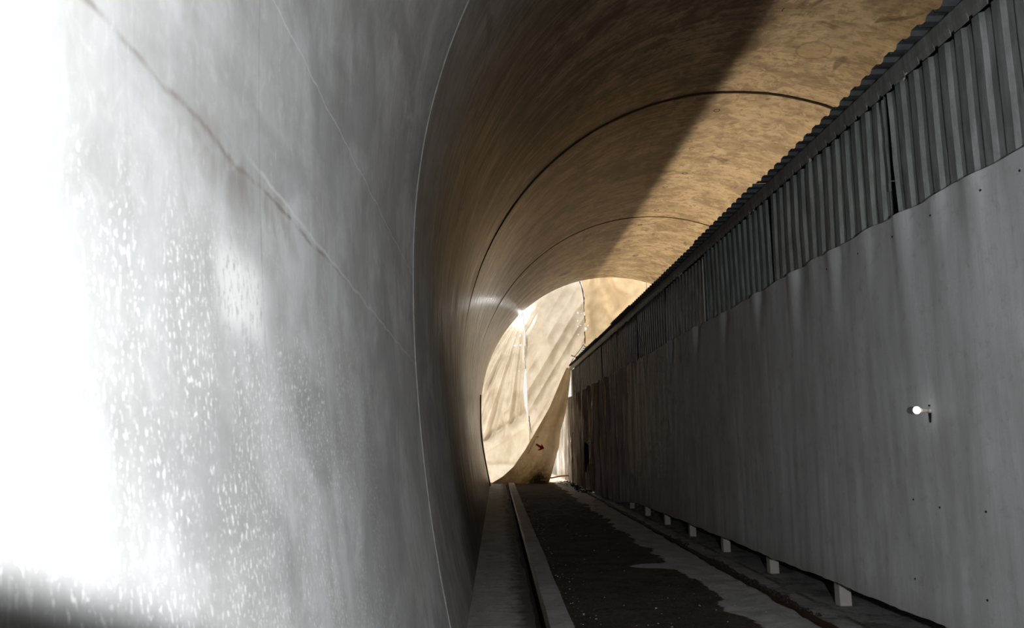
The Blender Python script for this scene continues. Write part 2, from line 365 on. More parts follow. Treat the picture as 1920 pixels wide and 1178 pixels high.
# ------------------------------------------------------------------ tunnel lining
CX, SP, R, R2 = 4.4626, 1.3095 + H0, 5.0511, 11.8993
Y0, Y1 = -7.0, 31.0
def prof(u):                                # u = arc length from the left springing, up and over; negative below
    top = math.pi*R
    if u < 0:
        a = -u/R2; return (CX-R+R2 - R2*math.cos(a), SP - R2*math.sin(a))
    if u <= top:
        a = u/R; return (CX - R*math.cos(a), SP + R*math.sin(a))
    a = (u-top)/R2; return (CX+R-R2 + R2*math.cos(a), SP - R2*math.sin(a))
ulow = -R2*math.asin((SP+0.12)/R2); utop = math.pi*R
ys = []
y = Y0
while y < Y1:
    ys.append(y); y += 0.35
ys.append(Y1)
def lining(name, ua, ub, n):
    V = []; UV = []; Fc = []
    for Y in ys:
        for i in range(n+1):
            u = ua+(ub-ua)*i/n; x, z = prof(u)
            V.append((x, Y, z)); UV.append((u, Y))
    for j in range(len(ys)-1):
        for i in range(n):
            q = j*(n+1)+i; Fc.append((q, q+1, q+n+2, q+n+1))
    o = mesh_obj(name, V, Fc, M_lin, None, UV, True); o['kind'] = 'structure'
    return o
uL, uR = 1.6, utop-1.6
lining('wall_left', ulow, uL, 40); lining('ceiling', uL, uR, 90); lining('wall_right', uR, utop-ulow, 40)
def ring(name, Y, width, inset, mat, ua=ulow+0.12, ub=utop-ulow-0.12, n=150, wob=0.0):
    V = []; Fc = []
    for i in range(n+1):
        u = ua+(ub-ua)*i/n; x, z = prof(u); dx, dz = CX-x, SP-z
        if u < 0: dx, dz = 1, 0
        if u > utop: dx, dz = -1, 0
        L = math.hypot(dx, dz); dx /= L; dz /= L
        w = wob*fbm(u*1.3, Y); tp = min(1.0, max(0.12, (u-ua)/2.5)) if ua > 0 else 1.0
        for (a, b) in ((-width/2, -0.01), (-width/3, inset), (width/3, inset), (width/2, -0.01)):
            V.append((x+dx*b*tp, Y+a*tp+w, z+dz*b*tp))
    for i in range(n):
        for k in range(3):
            q = i*4+k; Fc.append((q, q+1, q+5, q+4))
    o = mesh_obj(name, V, Fc, mat, None, None, True); o['kind'] = 'structure'; return o
M_mortar = simple('pale_mortar_bead', (0.34, 0.34, 0.34), 0.7, 0, 0.4, 18)
M_joint = simple('joint_gap_shadow', (0.03, 0.022, 0.014), 0.9)  # dark colour stands in for the shadow gap at the lining step
M_joint2 = simple('brown_joint_filler', (0.08, 0.05, 0.028), 0.9)
ring('trim_1', 5.60, 0.032, 0.007, M_mortar, wob=0.02)
ring('trim_2', 14.0, 0.085, 0.020, M_joint, ua=0.3, wob=0.02)
ring('trim_3', 22.35, 0.07, 0.012, M_joint2, ua=0.8)
# unseen end wall added behind the viewer to keep sky light out
V = []; Fc = []
N = 80
for i in range(N+1):
    u = ulow+(utop-2*ulow)*i/N; x, z = prof(u); V.append((x, Y0+0.02, z))
Fc.append(tuple(range(N+1)))
o = mesh_obj('wall_sky_stop', V, Fc, simple('sky_stop_grey', (0.12, 0.11, 0.1))); o['kind'] = 'structure'

# ------------------------------------------------------------------ floor
def strip(name, x0, x1, z, mat, ya=Y0, yb=Y1, nx=4, ny=160, amp=0.004, side=0.12, wob=0.0):
    def f(u, v):
        Y = ya+(yb-ya)*v; k = u
        X = x0+(x1-x0)*k
        if u in (0.0, 1.0): X += wob*fbm(Y*1.5, x0+u)
        return (X, Y, z + amp*fbm(X*3, Y*3))
    V = []; Fc = []
    for j in range(ny+1):
        row = [f(i/nx, j/ny) for i in range(nx+1)]
        row = [(row[0][0], row[0][1], z-side)] + row + [(row[-1][0], row[-1][1], z-side)]
        V += row
    w = nx+3
    for j in range(ny):
        for i in range(w-1):
            q = j*w+i; Fc.append((q, q+1, q+w+1, q+w))
    o = mesh_obj(name, V, Fc, mat); o['kind'] = 'structure'; return o
strip('floor', 0.58, 2.63, 0.0, M_dirt, nx=24, ny=420, amp=0.012)
strip('trim_4', -0.45, 0.30, 0.015, M_ledge, wob=0.03)                # left ledge
strip('trim_5', 0.28, 0.41, -0.045, M_rust, nx=2, side=0.05)          # rusty channel
strip('trim_6', 0.41, 0.60, 0.055, M_kerb, nx=2, wob=0.008, side=0.16, ny=220)   # left kerb
strip('trim_7', 2.60, 2.67, 0.03, M_rust, nx=2, wob=0.03, ny=260)     # right kerb
strip('trim_8', 2.66, 9.9, 0.0, M_ledge2, nx=20, amp=0.008)           # right ledge
M_rail = simple('rusted_steel_rail', (0.05, 0.036, 0.026), 0.6, 0.5, 0.5, 10)
b = MB()
b.box((0.375, Y0, -0.04), (0.408, Y1-0.1, 0.062)); o = b.build('trim_9', M_rail); o['kind'] = 'structure'

# outside ground
M_out = simple('sunlit_ground', (0.62, 0.55, 0.45), 0.95, 0, 0.2, 2)
o = gridmesh('ground', 24, 24, lambda u, v: (-14+40*u, 31.0+30*v, -0.02+0.04*fbm(u*20, v*20)), M_out); o['kind'] = 'structure'

# ------------------------------------------------------------------ barrier: plastic sheet
TOPZ, BOTZ = 1.64+H0, -1.255+H0
nails_y = [4.72, 5.09, 5.66, 6.18, 6.76, 7.32, 7.75, 8.3, 8.95, 9.5, 10.2, 10.9, 11.7, 12.5, 13.4, 14.4, 15.5, 16.6]
def sheet_disp(Y, z):
    t = (z-BOTZ)/(TOPZ-BOTZ)
    far = min(1, max(0, (Y-15.0)/9.0)); far = far*far*(3-2*far)
    d = 0.011*fbm(Y*1.0, z*0.3, 1.0) + 0.004*fbm(Y*5.0, z*0.5, 4.0)
    lean = (1-t)*0.35*max(0, min(1, (Y-18)/10))
    ph = Y*7.0 + 2.6*fbm(Y*0.5, z*0.25, 7.0) + lean*2
    d += far*(0.052*math.sin(ph) + 0.028*math.sin(ph*2.3+1.0+z*0.5) + 0.05*fbm(Y*2.6, z*0.45, 2.0))
    d += far*(1-t)*0.09*fbm(Y*0.9, 0.3, 5.0)
    for k, ny in enumerate(nails_y):                     # pulls below the fixings
        dy = Y-ny-0.05*math.sin(k*2.1)
        if abs(dy) < 0.6:
            dz = TOPZ-0.10-z
            amp = 0.040*(0.55+0.45*math.sin(k*3.3))
            wd = 0.06 if dy > 0 else 0.22
            d -= amp*math.exp(-(dy/wd)**2)*math.exp(-max(0, dz)/0.28)
            d += amp*0.5*math.exp(-((dy-0.17)/0.07)**2)*math.exp(-max(0, dz)/0.40)
    return d
def sheet_edge_top(Y):
    e = TOPZ + 0.012*math.sin(Y*1.1)
    for k, ny in enumerate(nails_y): 
        e += 0.022*math.exp(-((Y-ny)/0.14)**2)*(0.4+0.6*abs(math.sin(k*1.7)))
    if Y > 16: e += 0.02*math.sin(Y*5.2)+0.02*fbm(Y*3, 1)
    return e
def sheet_edge_bot(Y):
    return BOTZ + 0.022*fbm(Y*0.6, 3.0) + 0.012*fbm(Y*3.0, 9.0) - (0.19*max(0, min(1, (Y-17)/3.0)))
YS0, YS1 = 3.0, 42.0
def sheet_fn(u, v):
    Y = YS0+(YS1-YS0)*u
    z = sheet_edge_bot(Y)+(sheet_edge_top(Y)-sheet_edge_bot(Y))*v
    return (bar_x(Y)-0.055 - sheet_disp(Y, z), Y, z)
sheet = gridmesh('plastic_sheet', 1300, 46, sheet_fn, M_sheet)
tag(sheet, 'long grey plastic sheet hung below the corrugated panels, wrinkled at its far end', 'plastic sheet')
M_nail = simple('dark_nail', (0.03, 0.025, 0.02), 0.5, 0.3)
for px, py in ((1910, 320), (1835, 357), (1743, 404), (1673, 444), (1608, 476), (1549, 505), (1712, 937), (1762, 952), (1848, 960), (1852, 1126), (1715, 1086)):
    p = atB(px, py, 0.06)
    b = MB(); b.lathe([(0, 0.0001), (0, 0.009), (0.008, 0.007), (0.010, 0.0001)], (bar_x(p.y)-0.055-sheet_disp(p.y, p.z)+0.004, p.y, p.z), (-1, 0, 0), 10)
    b.build('nail', M_nail, sheet)

# ------------------------------------------------------------------ barrier: corrugated wall panels
WZ0, WZ1 = 1.52+H0, 2.66+H0
tones = [(0.30, 0.315, 0.31), (0.33, 0.34, 0.335), (0.30, 0.33, 0.335), (0.34, 0.345, 0.33), (0.22, 0.23, 0.235), (0.19, 0.195, 0.20), (0.15, 0.155, 0.16), (0.14, 0.14, 0.14), (0.11, 0.11, 0.11), (0.12, 0.115, 0.11), (0.12, 0.11, 0.10)]  # far panels coloured darker, with the gloom at that end painted in
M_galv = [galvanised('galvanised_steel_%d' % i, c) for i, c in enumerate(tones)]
M_edge = simple('light_leak_pale', (0.75, 0.75, 0.75), 0.4, 0.2)  # pale colour imitates light leaking through gaps between panels
ordn = ['nearest', 'second', 'third', 'fourth', 'fifth', 'sixth', 'seventh', 'eighth', 'ninth', 'tenth', 'farthest']
PER = 0.2
def trap(s):
    s = s % 1.0
    if s < 0.36: return 0.0
    if s < 0.48: return (s-0.36)/0.12
    if s < 0.86: return 1.0
    if s < 0.98: return 1-(s-0.86)/0.12
    return 0.0
prof_s = [0.0, 0.36, 0.48, 0.86, 0.98]
bounds = [3.2+2.7*i for i in range(11)]
bounds[-1] = 30.1
for i in range(len(bounds)-1):
    ya, yb = bounds[i], bounds[i+1]+0.02
    V = []; Fc = []; off = 0.008*(i % 2); tilt = 0.012*math.sin(i*2.7)
    knots = []
    k = math.floor(ya/PER)-1
    while k*PER < yb+PER:
        for s in prof_s:
            Yk = (k+s)*PER + 0.004*math.sin(k*1.7+i)
            if ya <= Yk <= yb: knots.append((Yk, trap(s)))
        k += 1
    zs = [WZ0 + (WZ1-WZ0)*t/6 for t in range(7)]
    for Yk, h in knots:
        for zi, z in enumerate(zs):
            warp = 0.010*fbm(Yk*0.8, z*0.8, i)
            zz = z + (0.012*math.sin(i*1.9) + 0.006*fbm(Yk*2, i) if zi == 6 else 0)
            V.append((bar_x(Yk)+0.045+off+tilt*(z-3.6)+warp - 0.025*h, Yk, zz))
    n = len(zs)
    for a in range(len(knots)-1):
        for c in range(n-1):
            q = a*n+c; Fc.append((q, q+1, q+n+1, q+n))
    name = 'corrugated_panel'
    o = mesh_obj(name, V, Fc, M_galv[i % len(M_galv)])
    # thickness so that each sheet reads as metal
    sm = o.modifiers.new('thickness', 'SOLIDIFY'); sm.thickness = 0.003
    tag(o, 'upright grey corrugated metal panel above the plastic sheet, %s from the viewer' % ordn[i], 'metal panel', 'corrugated panels of the barrier')
    # lap strip at the far edge; pale ones imitate light leaking between panels
    if i in (0, 1, 2, 4):
        b = MB(); Ye = yb-0.01; w = {0: 0.03, 1: 0.015, 2: 0.03, 4: 0.03}[i]
        z0, z1 = {0: (WZ0+0.35, WZ1-0.05), 1: (WZ0, WZ1-0.2), 2: (WZ0, WZ1-0.08), 4: (1.60+H0, 2.25+H0)}[i]
        x = bar_x(Ye)-0.006
        nseg = 14
        for q in range(nseg+1):
            z = z0+(z1-z0)*q/nseg; jx = 0.004*fbm(z*9, i); jy = 0.006*fbm(z*7, i+3)
            b.v += [(x+jx, Ye+jy-w/2, z), (x+jx-0.012, Ye+jy, z), (x+jx, Ye+jy+w/2, z)]
        for q in range(nseg):
            for c in range(2): b.f.append((q*3+c, q*3+c+1, q*3+c+4, q*3+c+3))
        e = b.build('lap_or_leak_edge', M_edge if i in (2, 4) else M_galv[4], o)
        if i in (2, 4): e['label'] = 'pale strip for light leaking between panels'

# flashing along the top of the barrier
M_flash = galvanised('grey_flashing', (0.27, 0.265, 0.26), 0.55)
V = []; Fc = []
Yf = 3.0; rows = 0
FL = []
while Yf < 30.15:
    for s, dz in ((0.0, 0.0), (0.42, 0.002), (0.44, 0.022), (0.62, 0.022), (0.64, 0.0)):
        FL.append((Yf+s*PER, dz))
    Yf += PER
for Yk, dz in FL:
    w = 0.004*fbm(Yk*0.7, 2.0)
    x = bar_x(Yk)
    V += [(x-0.028+w, Yk, 2.625+H0+dz), (x-0.040+w, Yk, 2.68+H0), (x-0.043+w, Yk, 2.77+H0), (x-0.020+w, Yk, 2.80+H0), (x+0.20, Yk, 2.815+H0)]
for a in range(len(FL)-1):
    for c in range(4):
        q = a*5+c; Fc.append((q, q+1, q+6, q+5))
o = mesh_obj('ridge_flashing', V, Fc, M_flash); sm = o.modifiers.new('thickness', 'SOLIDIFY'); sm.thickness = 0.004
tag(o, 'long folded grey metal flashing capping the corrugated barrier under the roof edge', 'flashing')

# roof sheets
M_roof = galvanised('dark_roof_steel', (0.12, 0.125, 0.13), 0.6)
for i in range(len(bounds)-1):
    ya, yb = bounds[i], bounds[i+1]+0.04
    V = []; Fc = []; kn = []
    k = math.floor(ya/PER)-1
    while k*PER < yb+PER:
        for s in prof_s:
            Yk = (k+s+0.3)*PER
            if ya <= Yk <= yb: kn.append((Yk, trap(s)))
        k += 1
    jx = 0.02*math.sin(i*2.3)
    xs = [-0.115+jx, 0.3, 1.2, 2.43]
    for Yk, h in kn:
        for xx in xs:
            V.append((bar_x(Yk)+xx, Yk, 2.80+H0+0.030*h + 0.015*xx + 0.004*(i % 2) + 0.006*fbm(Yk*0.6, xx)))
    n = len(xs)
    for a in range(len(kn)-1):
        for c in range(n-1):
            q = a*n+c; Fc.append((q, q+1, q+n+1, q+n))
    o = mesh_obj('roof_sheet', V, Fc, M_roof); sm = o.modifiers.new('thickness', 'SOLIDIFY'); sm.thickness = 0.003; sm.offset = 1
    tag(o, 'dark corrugated roof sheet jutting over the flashing, %s from the viewer' % ordn[i], 'roof sheet', 'roof sheets on the barrier')

# posts
k = 0
py_ = [7.63+1.84*j for j in range(-2, 13)]
pn = ['first', 'second', 'third', 'fourth', 'fifth', 'sixth', 'seventh', 'eighth', 'ninth', 'tenth', 'eleventh', 'twelfth', 'thirteenth', 'fourteenth', 'fifteenth', 'sixteenth']
for j, Yp in enumerate(py_):
    x = bar_x(Yp); j_ = 0.012*math.sin(j*2.1)
    b = MB(); n = 6
    for q in range(n+1):
        z = -0.005+(2.77+H0)*q/n; jx = 0.004*math.sin(q*2+j); cx_ = x+0.125+jx; w = 0.052 + 0.003*math.sin(q*1.3+j)
        b.v += [(cx_-w, Yp-0.06, z), (cx_+w, Yp-0.06, z), (cx_+w, Yp+0.06, z), (cx_-w, Yp+0.06, z)]
    for q in range(n):
        for c in range(4): b.f.append((q*4+c, q*4+(c+1) % 4, q*4+4+(c+1) % 4, q*4+4+c))
    b.f += [(3, 2, 1, 0), (n*4, n*4+1, n*4+2, n*4+3)]
    o = b.build('wooden_post', M_wood); bv = o.modifiers.new('bevel', 'BEVEL'); bv.width = 0.006
    tag(o, '%s whitewashed timber post foot from the viewer, showing under the plastic sheet' % pn[j].capitalize(), 'post', 'timber posts under the barrier')
# bottom rail behind the sheet and an unseen wall added to stop lamp light leaking under
b = MB(); b.v = []
for Ya in range(4, 28, 3):
    x0 = bar_x(Ya)
    r = MB(); r.box((bar_x(Ya)+0.19, Ya, 0.26), (bar_x(Ya)+0.23, Ya+2.96, 0.36))
    o = r.build('bottom_rail', M_wood2); tag(o, 'timber rail in the dark behind the lower edge of the plastic sheet', 'rail', 'timber rails behind the sheet')
b = MB(); b.box((5.15, -1.0, 0.0), (5.2, 30.2, 2.80+H0)); o = b.build('wall_light_stop', simple('light_stop_boarding', (0.05, 0.045, 0.04))); o['kind'] = 'structure'
b = MB(); b.box((3.3, -1.0, 0.0), (5.15, -0.95, 2.80+H0)); o = b.build('wall_shed_end', simple('dark_boarding_end', (0.05, 0.045, 0.04))); o['kind'] = 'structure'

# ------------------------------------------------------------------ bulb on the sheet
p = atB(1747, 770, 0.05)
sx = bar_x(p.y)-0.055-sheet_disp(p.y, p.z)
L = empty('wall_bulb', 'small lit round bulb sticking out from the grey plastic sheet', 'light bulb', None, (sx, p.y, p.z))
M_bulb = simple('lit_glass', (1, 1, 1), 0.3, 0, 0, 5, 0, ((1.0, 0.97, 0.95), 2.6))
M_cer = simple('ceramic_socket', (0.62, 0.55, 0.46), 0.4)
M_gal = simple('pale_bracket', (0.5, 0.5, 0.46), 0.5, 0.2)
ax = Vector((-1, -0.05, 0.03))
def P3(d): return tuple(ax.normalized()*d)
b = MB(); pr = [(0.072, 0.010)]
for q in range(11):
    a = math.pi*(0.18+0.82*q/10); pr.append((0.099-0.024*math.cos(a), max(0.0002, 0.0265*math.sin(a))))
b.lathe(pr, (0, 0, 0), ax, 24); b.build('glass_globe', M_bulb, L, True)
b = MB(); b.lathe([(0.02, 0.0005), (0.02, 0.013), (0.04, 0.014), (0.06, 0.015), (0.076, 0.013), (0.076, 0.0005)], (0, 0, 0), ax, 20); b.build('socket', M_cer, L, True)
b = MB(); b.lathe([(-0.005, 0.0005), (-0.005, 0.020), (0.008, 0.020), (0.022, 0.010), (0.024, 0.0005)], (0, 0, 0), ax, 20); b.build('mounting_cup', M_gal, L, True)
b = MB(); b.v = [(-0.012, -0.018, -0.016), (-0.012, 0.012, -0.016), (-0.016, -0.003, -0.085), (-0.004, -0.014, -0.016), (-0.004, 0.008, -0.016), (-0.004, -0.003, -0.08)]
b.f = [(0, 1, 2), (0, 2, 5, 3), (1, 4, 5, 2), (0, 3, 4, 1), (3, 5, 4)]; t = b.build('dark_tear', M_black, L); t['label'] = 'black wedge for the dark tear'  # black wedge stands in for the dark tear below the bulb
b = MB(); b.lathe([(-0.002, 0.006), (0.006, 0.006), (0.007, 0.0003)], (-0.004, 0.002, 0.034), ax, 10); b.build('screw', M_black, L)

# ------------------------------------------------------------------ bolt holes on the crown
for (px, py) in ((1474, 18), (1413, 133), (1344, 207), (1297, 278), (1284, 325), (1247, 351), (1231, 394), (1200, 422), (1182, 452)):
    d = ray(px, py); t = 1.0
    while math.hypot(d.x*t-CX, H0+d.z*t-SP) < R or H0+d.z*t < SP: t += 0.01
    pnt = EYE+d*t; nrm = Vector((CX-pnt.x, 0, SP-pnt.z)).normalized()
    b = MB(); b.lathe([(-0.01, 0.075), (0.004, 0.065), (0.004, 0.050), (-0.002, 0.048), (-0.002, 0.0004)], pnt, nrm, 14)
    o = b.build('bolt_socket', M_dark); tag(o, 'small dark bolt socket in the line along the tunnel crown', 'bolt socket', 'bolt sockets along the crown')

# ------------------------------------------------------------------ end curtain
def poly(pts, v):
    L = [0]
    for a, c in zip(pts, pts[1:]): L.append(L[-1]+math.hypot(a[0]-c[0], a[1]-c[1]))
    s = v*L[-1]
    for i in range(len(pts)-1):
        if s <= L[i+1] or i == len(pts)-2:
            t = (s-L[i])/(L[i+1]-L[i]); return (pts[i][0]+(pts[i+1][0]-pts[i][0])*t, pts[i][1]+(pts[i+1][1]-pts[i][1])*t)
def ypoly(pts, y):
    for a, c in zip(pts, pts[1:]):
        if y <= c[1]: 
            t = (y-a[1])/(c[1]-a[1]); return a[0]+(c[0]-a[0])*t
    return pts[-1][0]
def panel(name, Lp, Rp, ya, yb, Y, nu, nv, fold, mat, holes=(), parent=None):
    """cloth between two hand-measured edges, both given top to bottom in picture rows of the end plane"""
    def pp(u, v):
        y = ya+(yb-ya)*v; xl, xr = ypoly(Lp, y), ypoly(Rp, y); return xl+(xr-xl)*u, y
    def fn(u, v):
        px, py = pp(u, v); q = atY(px, py, Y); return (q.x, Y+fold(px, py, u, v, q), q.z)
    def keep(u, v):
        px, py = pp(u, v)
        for hx, hy, hr in holes:
            if (px-hx)**2+(py-hy)**2 < hr*hr: return False
        return True
    o = gridmesh(name, nu, nv, fn, mat, parent, keep=keep if holes else None)
    return o
cur = 31.25
def foldA(px, py, u, v, q):
    dx, dy = px-985, py-575; a = math.atan2(-dx, dy); r = math.hypot(dx, dy)/320
    w = 0.42*abs(math.sin(a*19+1.2*fbm(px*.02, py*.01)))+0.20*abs(math.sin(a*37+1))+0.06*fbm(px*.05, py*.012)
    # sag line from the wall to the seam, low down
    s = py-(825-(px-907)*0.62)
    w *= min(1, r*1.6)*(1 if s < 0 else max(0.15, 1-s/30))
    w += 0.18*math.exp(-(s/7)**2) - 0.16*math.exp(-((s-16)/9)**2) if px > 890 else 0
    s2 = py-(872+0.02*(px-920)); w += 0.10*math.exp(-(s2/5)**2)*max(0, min(1, (980-px)/30))
    return 0.28-w
aH = [(966, 632, 1.7), (975.5, 628, 2.2), (965.5, 648, 2.4), (976.5, 647, 2.2), (973, 696, 1.0), (982, 617, 1.2)]
tA = panel('tarpaulin', [(960, 590), (925, 620), (890, 700), (880, 800), (884, 920)], [(979.5, 592), (982, 620), (983.5, 640), (984, 690), (982, 712), (981, 735), (984, 762), (989, 780), (992, 800), (993, 830), (990, 920)], 592, 908, cur, 110, 300, foldA, M_tarp, aH)
tag(tA, 'cream tarpaulin with fanned creases, hanging beside the left wall at the tunnel end', 'tarpaulin')
def foldB(px, py, u, v, q):
    s = px*0.55+py*0.42; w = 0.46*abs(math.sin(s*0.06+1.1*fbm(px*.012, py*.006)))**1.3+0.14*abs(math.sin(s*0.19+px*0.03))+0.07*fbm(px*.03, py*.010)
    t = min(1, max(0, (py-520)/160)); w *= 0.5+0.6*t
    w += 0.10*math.exp(-((px-(1078-(py-540)*0.05))/9)**2)
    return 0.28-w
bH = [(1083.5, 586, 1.8), (1083, 602, 1.4), (1083, 613, 1.5), (1087.5, 611, 1.1), (1083, 629, 1.1), (1090.5, 588, 0.8)]
tB = panel('tarpaulin', [(984, 480), (983.5, 592), (984.5, 620), (985, 645), (986, 690), (987.5, 712), (988.5, 735), (988.5, 762), (990, 780), (992.5, 800), (993, 920)],
           [(1086, 480), (1087, 530), (1093, 548), (1093.5, 572), (1095, 600), (1095, 650), (1082, 668), (1068, 690), (1062, 720), (1056, 760), (1046, 800), (1030, 920)], 480, 906, cur+0.02, 110, 400, foldB, M_tarp, bH)
tag(tB, 'tall cream tarpaulin in the middle of the end curtain, draped in long slanting folds', 'tarpaulin')
def foldC(px, py, u, v, q):
    a = math.atan2(px-1110, py-480); return -(0.10*math.sin(a*14)+0.16*fbm(px*.02, py*.02)+0.05*math.exp(-((py-640)/5)**2))
cH = [(1096.5, 606, 1.2), (1103, 610, 1.5), (1098, 616, 3.0), (1096, 590, 1.4)]
tC = panel('tarpaulin', [(1089.5, 480), (1090, 530), (1095.5, 548), (1096, 600), (1097, 630), (1097, 900)], [(1211, 480), (1211, 900)], 480, 649, cur+0.02, 90, 170, foldC, M_tarp2, cH)
tag(tC, 'ochre tarpaulin filling the tunnel crown above the end of the metal barrier', 'tarpaulin')
def edgeD(px, py, u, v, q): return -(0.06*math.sin(px*0.07)+0.06*fbm(px*.01, py*.02))
tD = panel('tarpaulin', [(1212.5, 480), (1212.5, 900)], [(1440, 480), (1440, 900)], 480, 780, cur+0.02, 40, 60, edgeD, M_tarp2)
tag(tD, 'ochre tarpaulin behind the roof of the barrier, right of the crown seam', 'tarpaulin')
# unseen lower right sheet, added to keep daylight out behind the barrier
def fnE(u, v): 
    return (atY(1440, 700, cur).x*u + 5.0*(1-u), cur+0.1-0.05*math.sin(u*30), 3.6*v)
o = gridmesh('tarpaulin', 40, 30, fnE, M_tarp2); tag(o, 'unseen ochre sheet added behind the metal barrier to block daylight', 'tarpaulin')

# seams: brown doubled hems
def hem(parent, pts, w, mat, Y, name='hem'):
    b = MB(); n = len(pts)
    for i, (px, py) in enumerate(pts):
        q = atY(px, py, Y); ww = w*(0.6+0.8*random.random()); b.v += [(q.x-ww, Y, q.z), (q.x, Y-0.025, q.z), (q.x+ww, Y, q.z)]
    for i in range(n-1):
        for c in range(2): b.f.append((i*3+c, i*3+c+1, i*3+c+4, i*3+c+3))
    return b.build(name, mat, parent)
def dense(pts, step=4, jit=0.5):
    out = []
    for a, c in zip(pts, pts[1:]):
        n = max(1, int(math.hypot(a[0]-c[0], a[1]-c[1])/step))
        for i in range(n): out.append((a[0]+(c[0]-a[0])*i/n+random.uniform(-jit, jit), a[1]+(c[1]-a[1])*i/n))
    out.append(pts[-1]); return out
h = hem(tC, dense([(1087, 528), (1092, 542), (1095, 560), (1095, 585)]), 0.020, M_seam, cur-0.34); h['label'] = 'brown seam'
hem(tC, dense([(1096, 592), (1097, 600), (1097, 606)]), 0.02, M_seam, cur-0.34); hem(tC, dense([(1096.5, 622), (1097, 645)]), 0.02, M_seam, cur-0.34)
hem(tA, dense([(984, 648), (984.5, 672), (985.5, 692)]), 0.010, M_seam, cur-0.42)
hem(tB, dense([(992, 780), (993, 798), (996, 812)]), 0.014, M_seam, cur-0.42)
hem(tD, dense([(1212, 520), (1212, 552)], 4, 0.1), 0.012, M_seam, cur-0.2)
# lashing knots where the curtain is tied to the barrier
M_rope = simple('white_cord', (0.85, 0.82, 0.75), 0.8)
b = MB()
for pts in ([(1094, 646), (1098, 652), (1103, 652), (1107, 654)], [(1094, 646), (1088, 656), (1078, 668), (1071, 668)], [(1071, 666), (1078, 670), (1086, 668), (1092, 668)], [(1075, 672), (1069, 684), (1066, 696)], [(1082, 668), (1076, 680), (1070, 692)]):
    b.tube([atY(px, py, cur-0.45) for px, py in pts], 0.017, 6)
o = b.build('lashing_cord', M_rope); tag(o, 'white cords lashing the middle tarpaulin to the far top corner of the barrier', 'cord')

# the front flap
FY = 30.62
def foldF(px, py, u, v, q):
    w = 0.17*math.sin(u*8.5+0.5)*(0.35+0.65*v) + 0.05*fbm(px*.04, py*.015) + 0.06*v*math.sin(u*21+2)*max(0, v-0.55)
    return -0.55*v*v - w
Lf = [(1062, 690), (1052, 712), (1030, 765), (1006, 806), (985, 842), (962, 875), (942, 893), (925, 903), (921, 910)]
Rf = [(1070, 690), (1070, 704), (1065, 745), (1060, 775), (1051, 806), (1047, 838), (1039, 866), (1032, 890), (1025, 910)]
tF = panel('tarpaulin_flap', Lf, Rf, 690, 909, FY, 90, 230, foldF, M_flap)
tag(tF, 'soiled cream tarpaulin flap in front of the curtain, painted with a red arrow', 'tarpaulin')
M_red = simple('red_paint', (0.42, 0.008, 0.018), 0.7, 0, 0.3, 30)
M_red2 = simple('dull_red_ink', (0.20, 0.035, 0.025), 0.8, 0, 0.3, 30)
def onflap(px, py):
    v = (py-690)/(909-690); xl, xr = ypoly(Lf, py), ypoly(Rf, py); u = (px-xl)/(xr-xl)
    q = atY(px, py, FY); Y = FY+foldF(px, py, u, v, q)-0.045
    return (q.x, Y, q.z)
# arrow outline in rows of the end plane
ar = [(1003.2, 834.3), (1005.0, 831.8), (1007, 832.6), (1014.5, 836.6), (1014.4, 832.4), (1015.2, 832.6), (1020.0, 841.2), (1014.5, 843.9), (1008.6, 845.0), (1008.2, 844.0), (1012.5, 840.8), (1010, 838.8)]
b = MB(); b.v = [onflap(*p) for p in ar]+[onflap(1015, 839.5)]
b.f = [(i, (i+1) % len(ar), len(ar)) for i in range(len(ar))]
o = b.build('red_arrow', M_red, tF); o['label'] = 'painted red arrow'
b = MB()
def stroke(a, c, w):
    n = len(b.v); dx, dy = c[0]-a[0], c[1]-a[1]; L = math.hypot(dx, dy); nx, ny = -dy/L*w/2, dx/L*w/2
    b.v += [onflap(a[0]+nx, a[1]+ny), onflap(c[0]+nx, c[1]+ny), onflap(c[0]-nx, c[1]-ny), onflap(a[0]-nx, a[1]-ny)]; b.f.append((n, n+1, n+2, n+3))
# small red lettering running down the flap, too small to read
p0, p1 = Vector((1005.3, 818.5)), Vector((988.3, 850.5)); dd = (p1-p0); nn = Vector((dd.y, -dd.x)).normalized()*-1
def T(s, t): q = p0+dd*s+nn*t; return (q.x, q.y)
rnd = random.Random(3)
k = 0
while k < 15:
    s = k/15
    hgt = rnd.choice([1.1, 1.1, 1.6, 1.9]) if k not in (0, 10) else 3.0
    stroke(T(s, 0), T(s+0.045, 0), 0.7)
    stroke(T(s+0.005, -0.2), T(s+0.005, -hgt), 0.55)
    if k % 2 == 0: stroke(T(s+0.04, -0.1), T(s+0.03, -hgt), 0.5)
    k += 1
stroke(T(0.0, 0), T(-0.01, -4.2), 0.8); stroke(T(0.08, -2.0), T(0.09, -3.6), 0.8)
o = b.build('red_lettering', M_red2, tF); o['label'] = 'small red handwriting'

# ------------------------------------------------------------------ things near the far end
# black hose up the left wall
pts = []
for i in range(26):
    t = i/25; Yh = 27.3-0.4*math.sin(t*3); z = 0.08+t*3.0
    # wall x at that height
    u = -R2*math.asin((SP-z)/R2) if z < SP else (z-SP)
    x, _ = prof(u); pts.append((x+0.035+0.01*math.sin(t*9), Yh, z))
b = MB(); b.tube(pts, 0.022, 8); o = b.build('black_hose', M_black, None, True)
tag(o, 'thin black hose running up the foot of the left wall beside the curtain', 'hose')
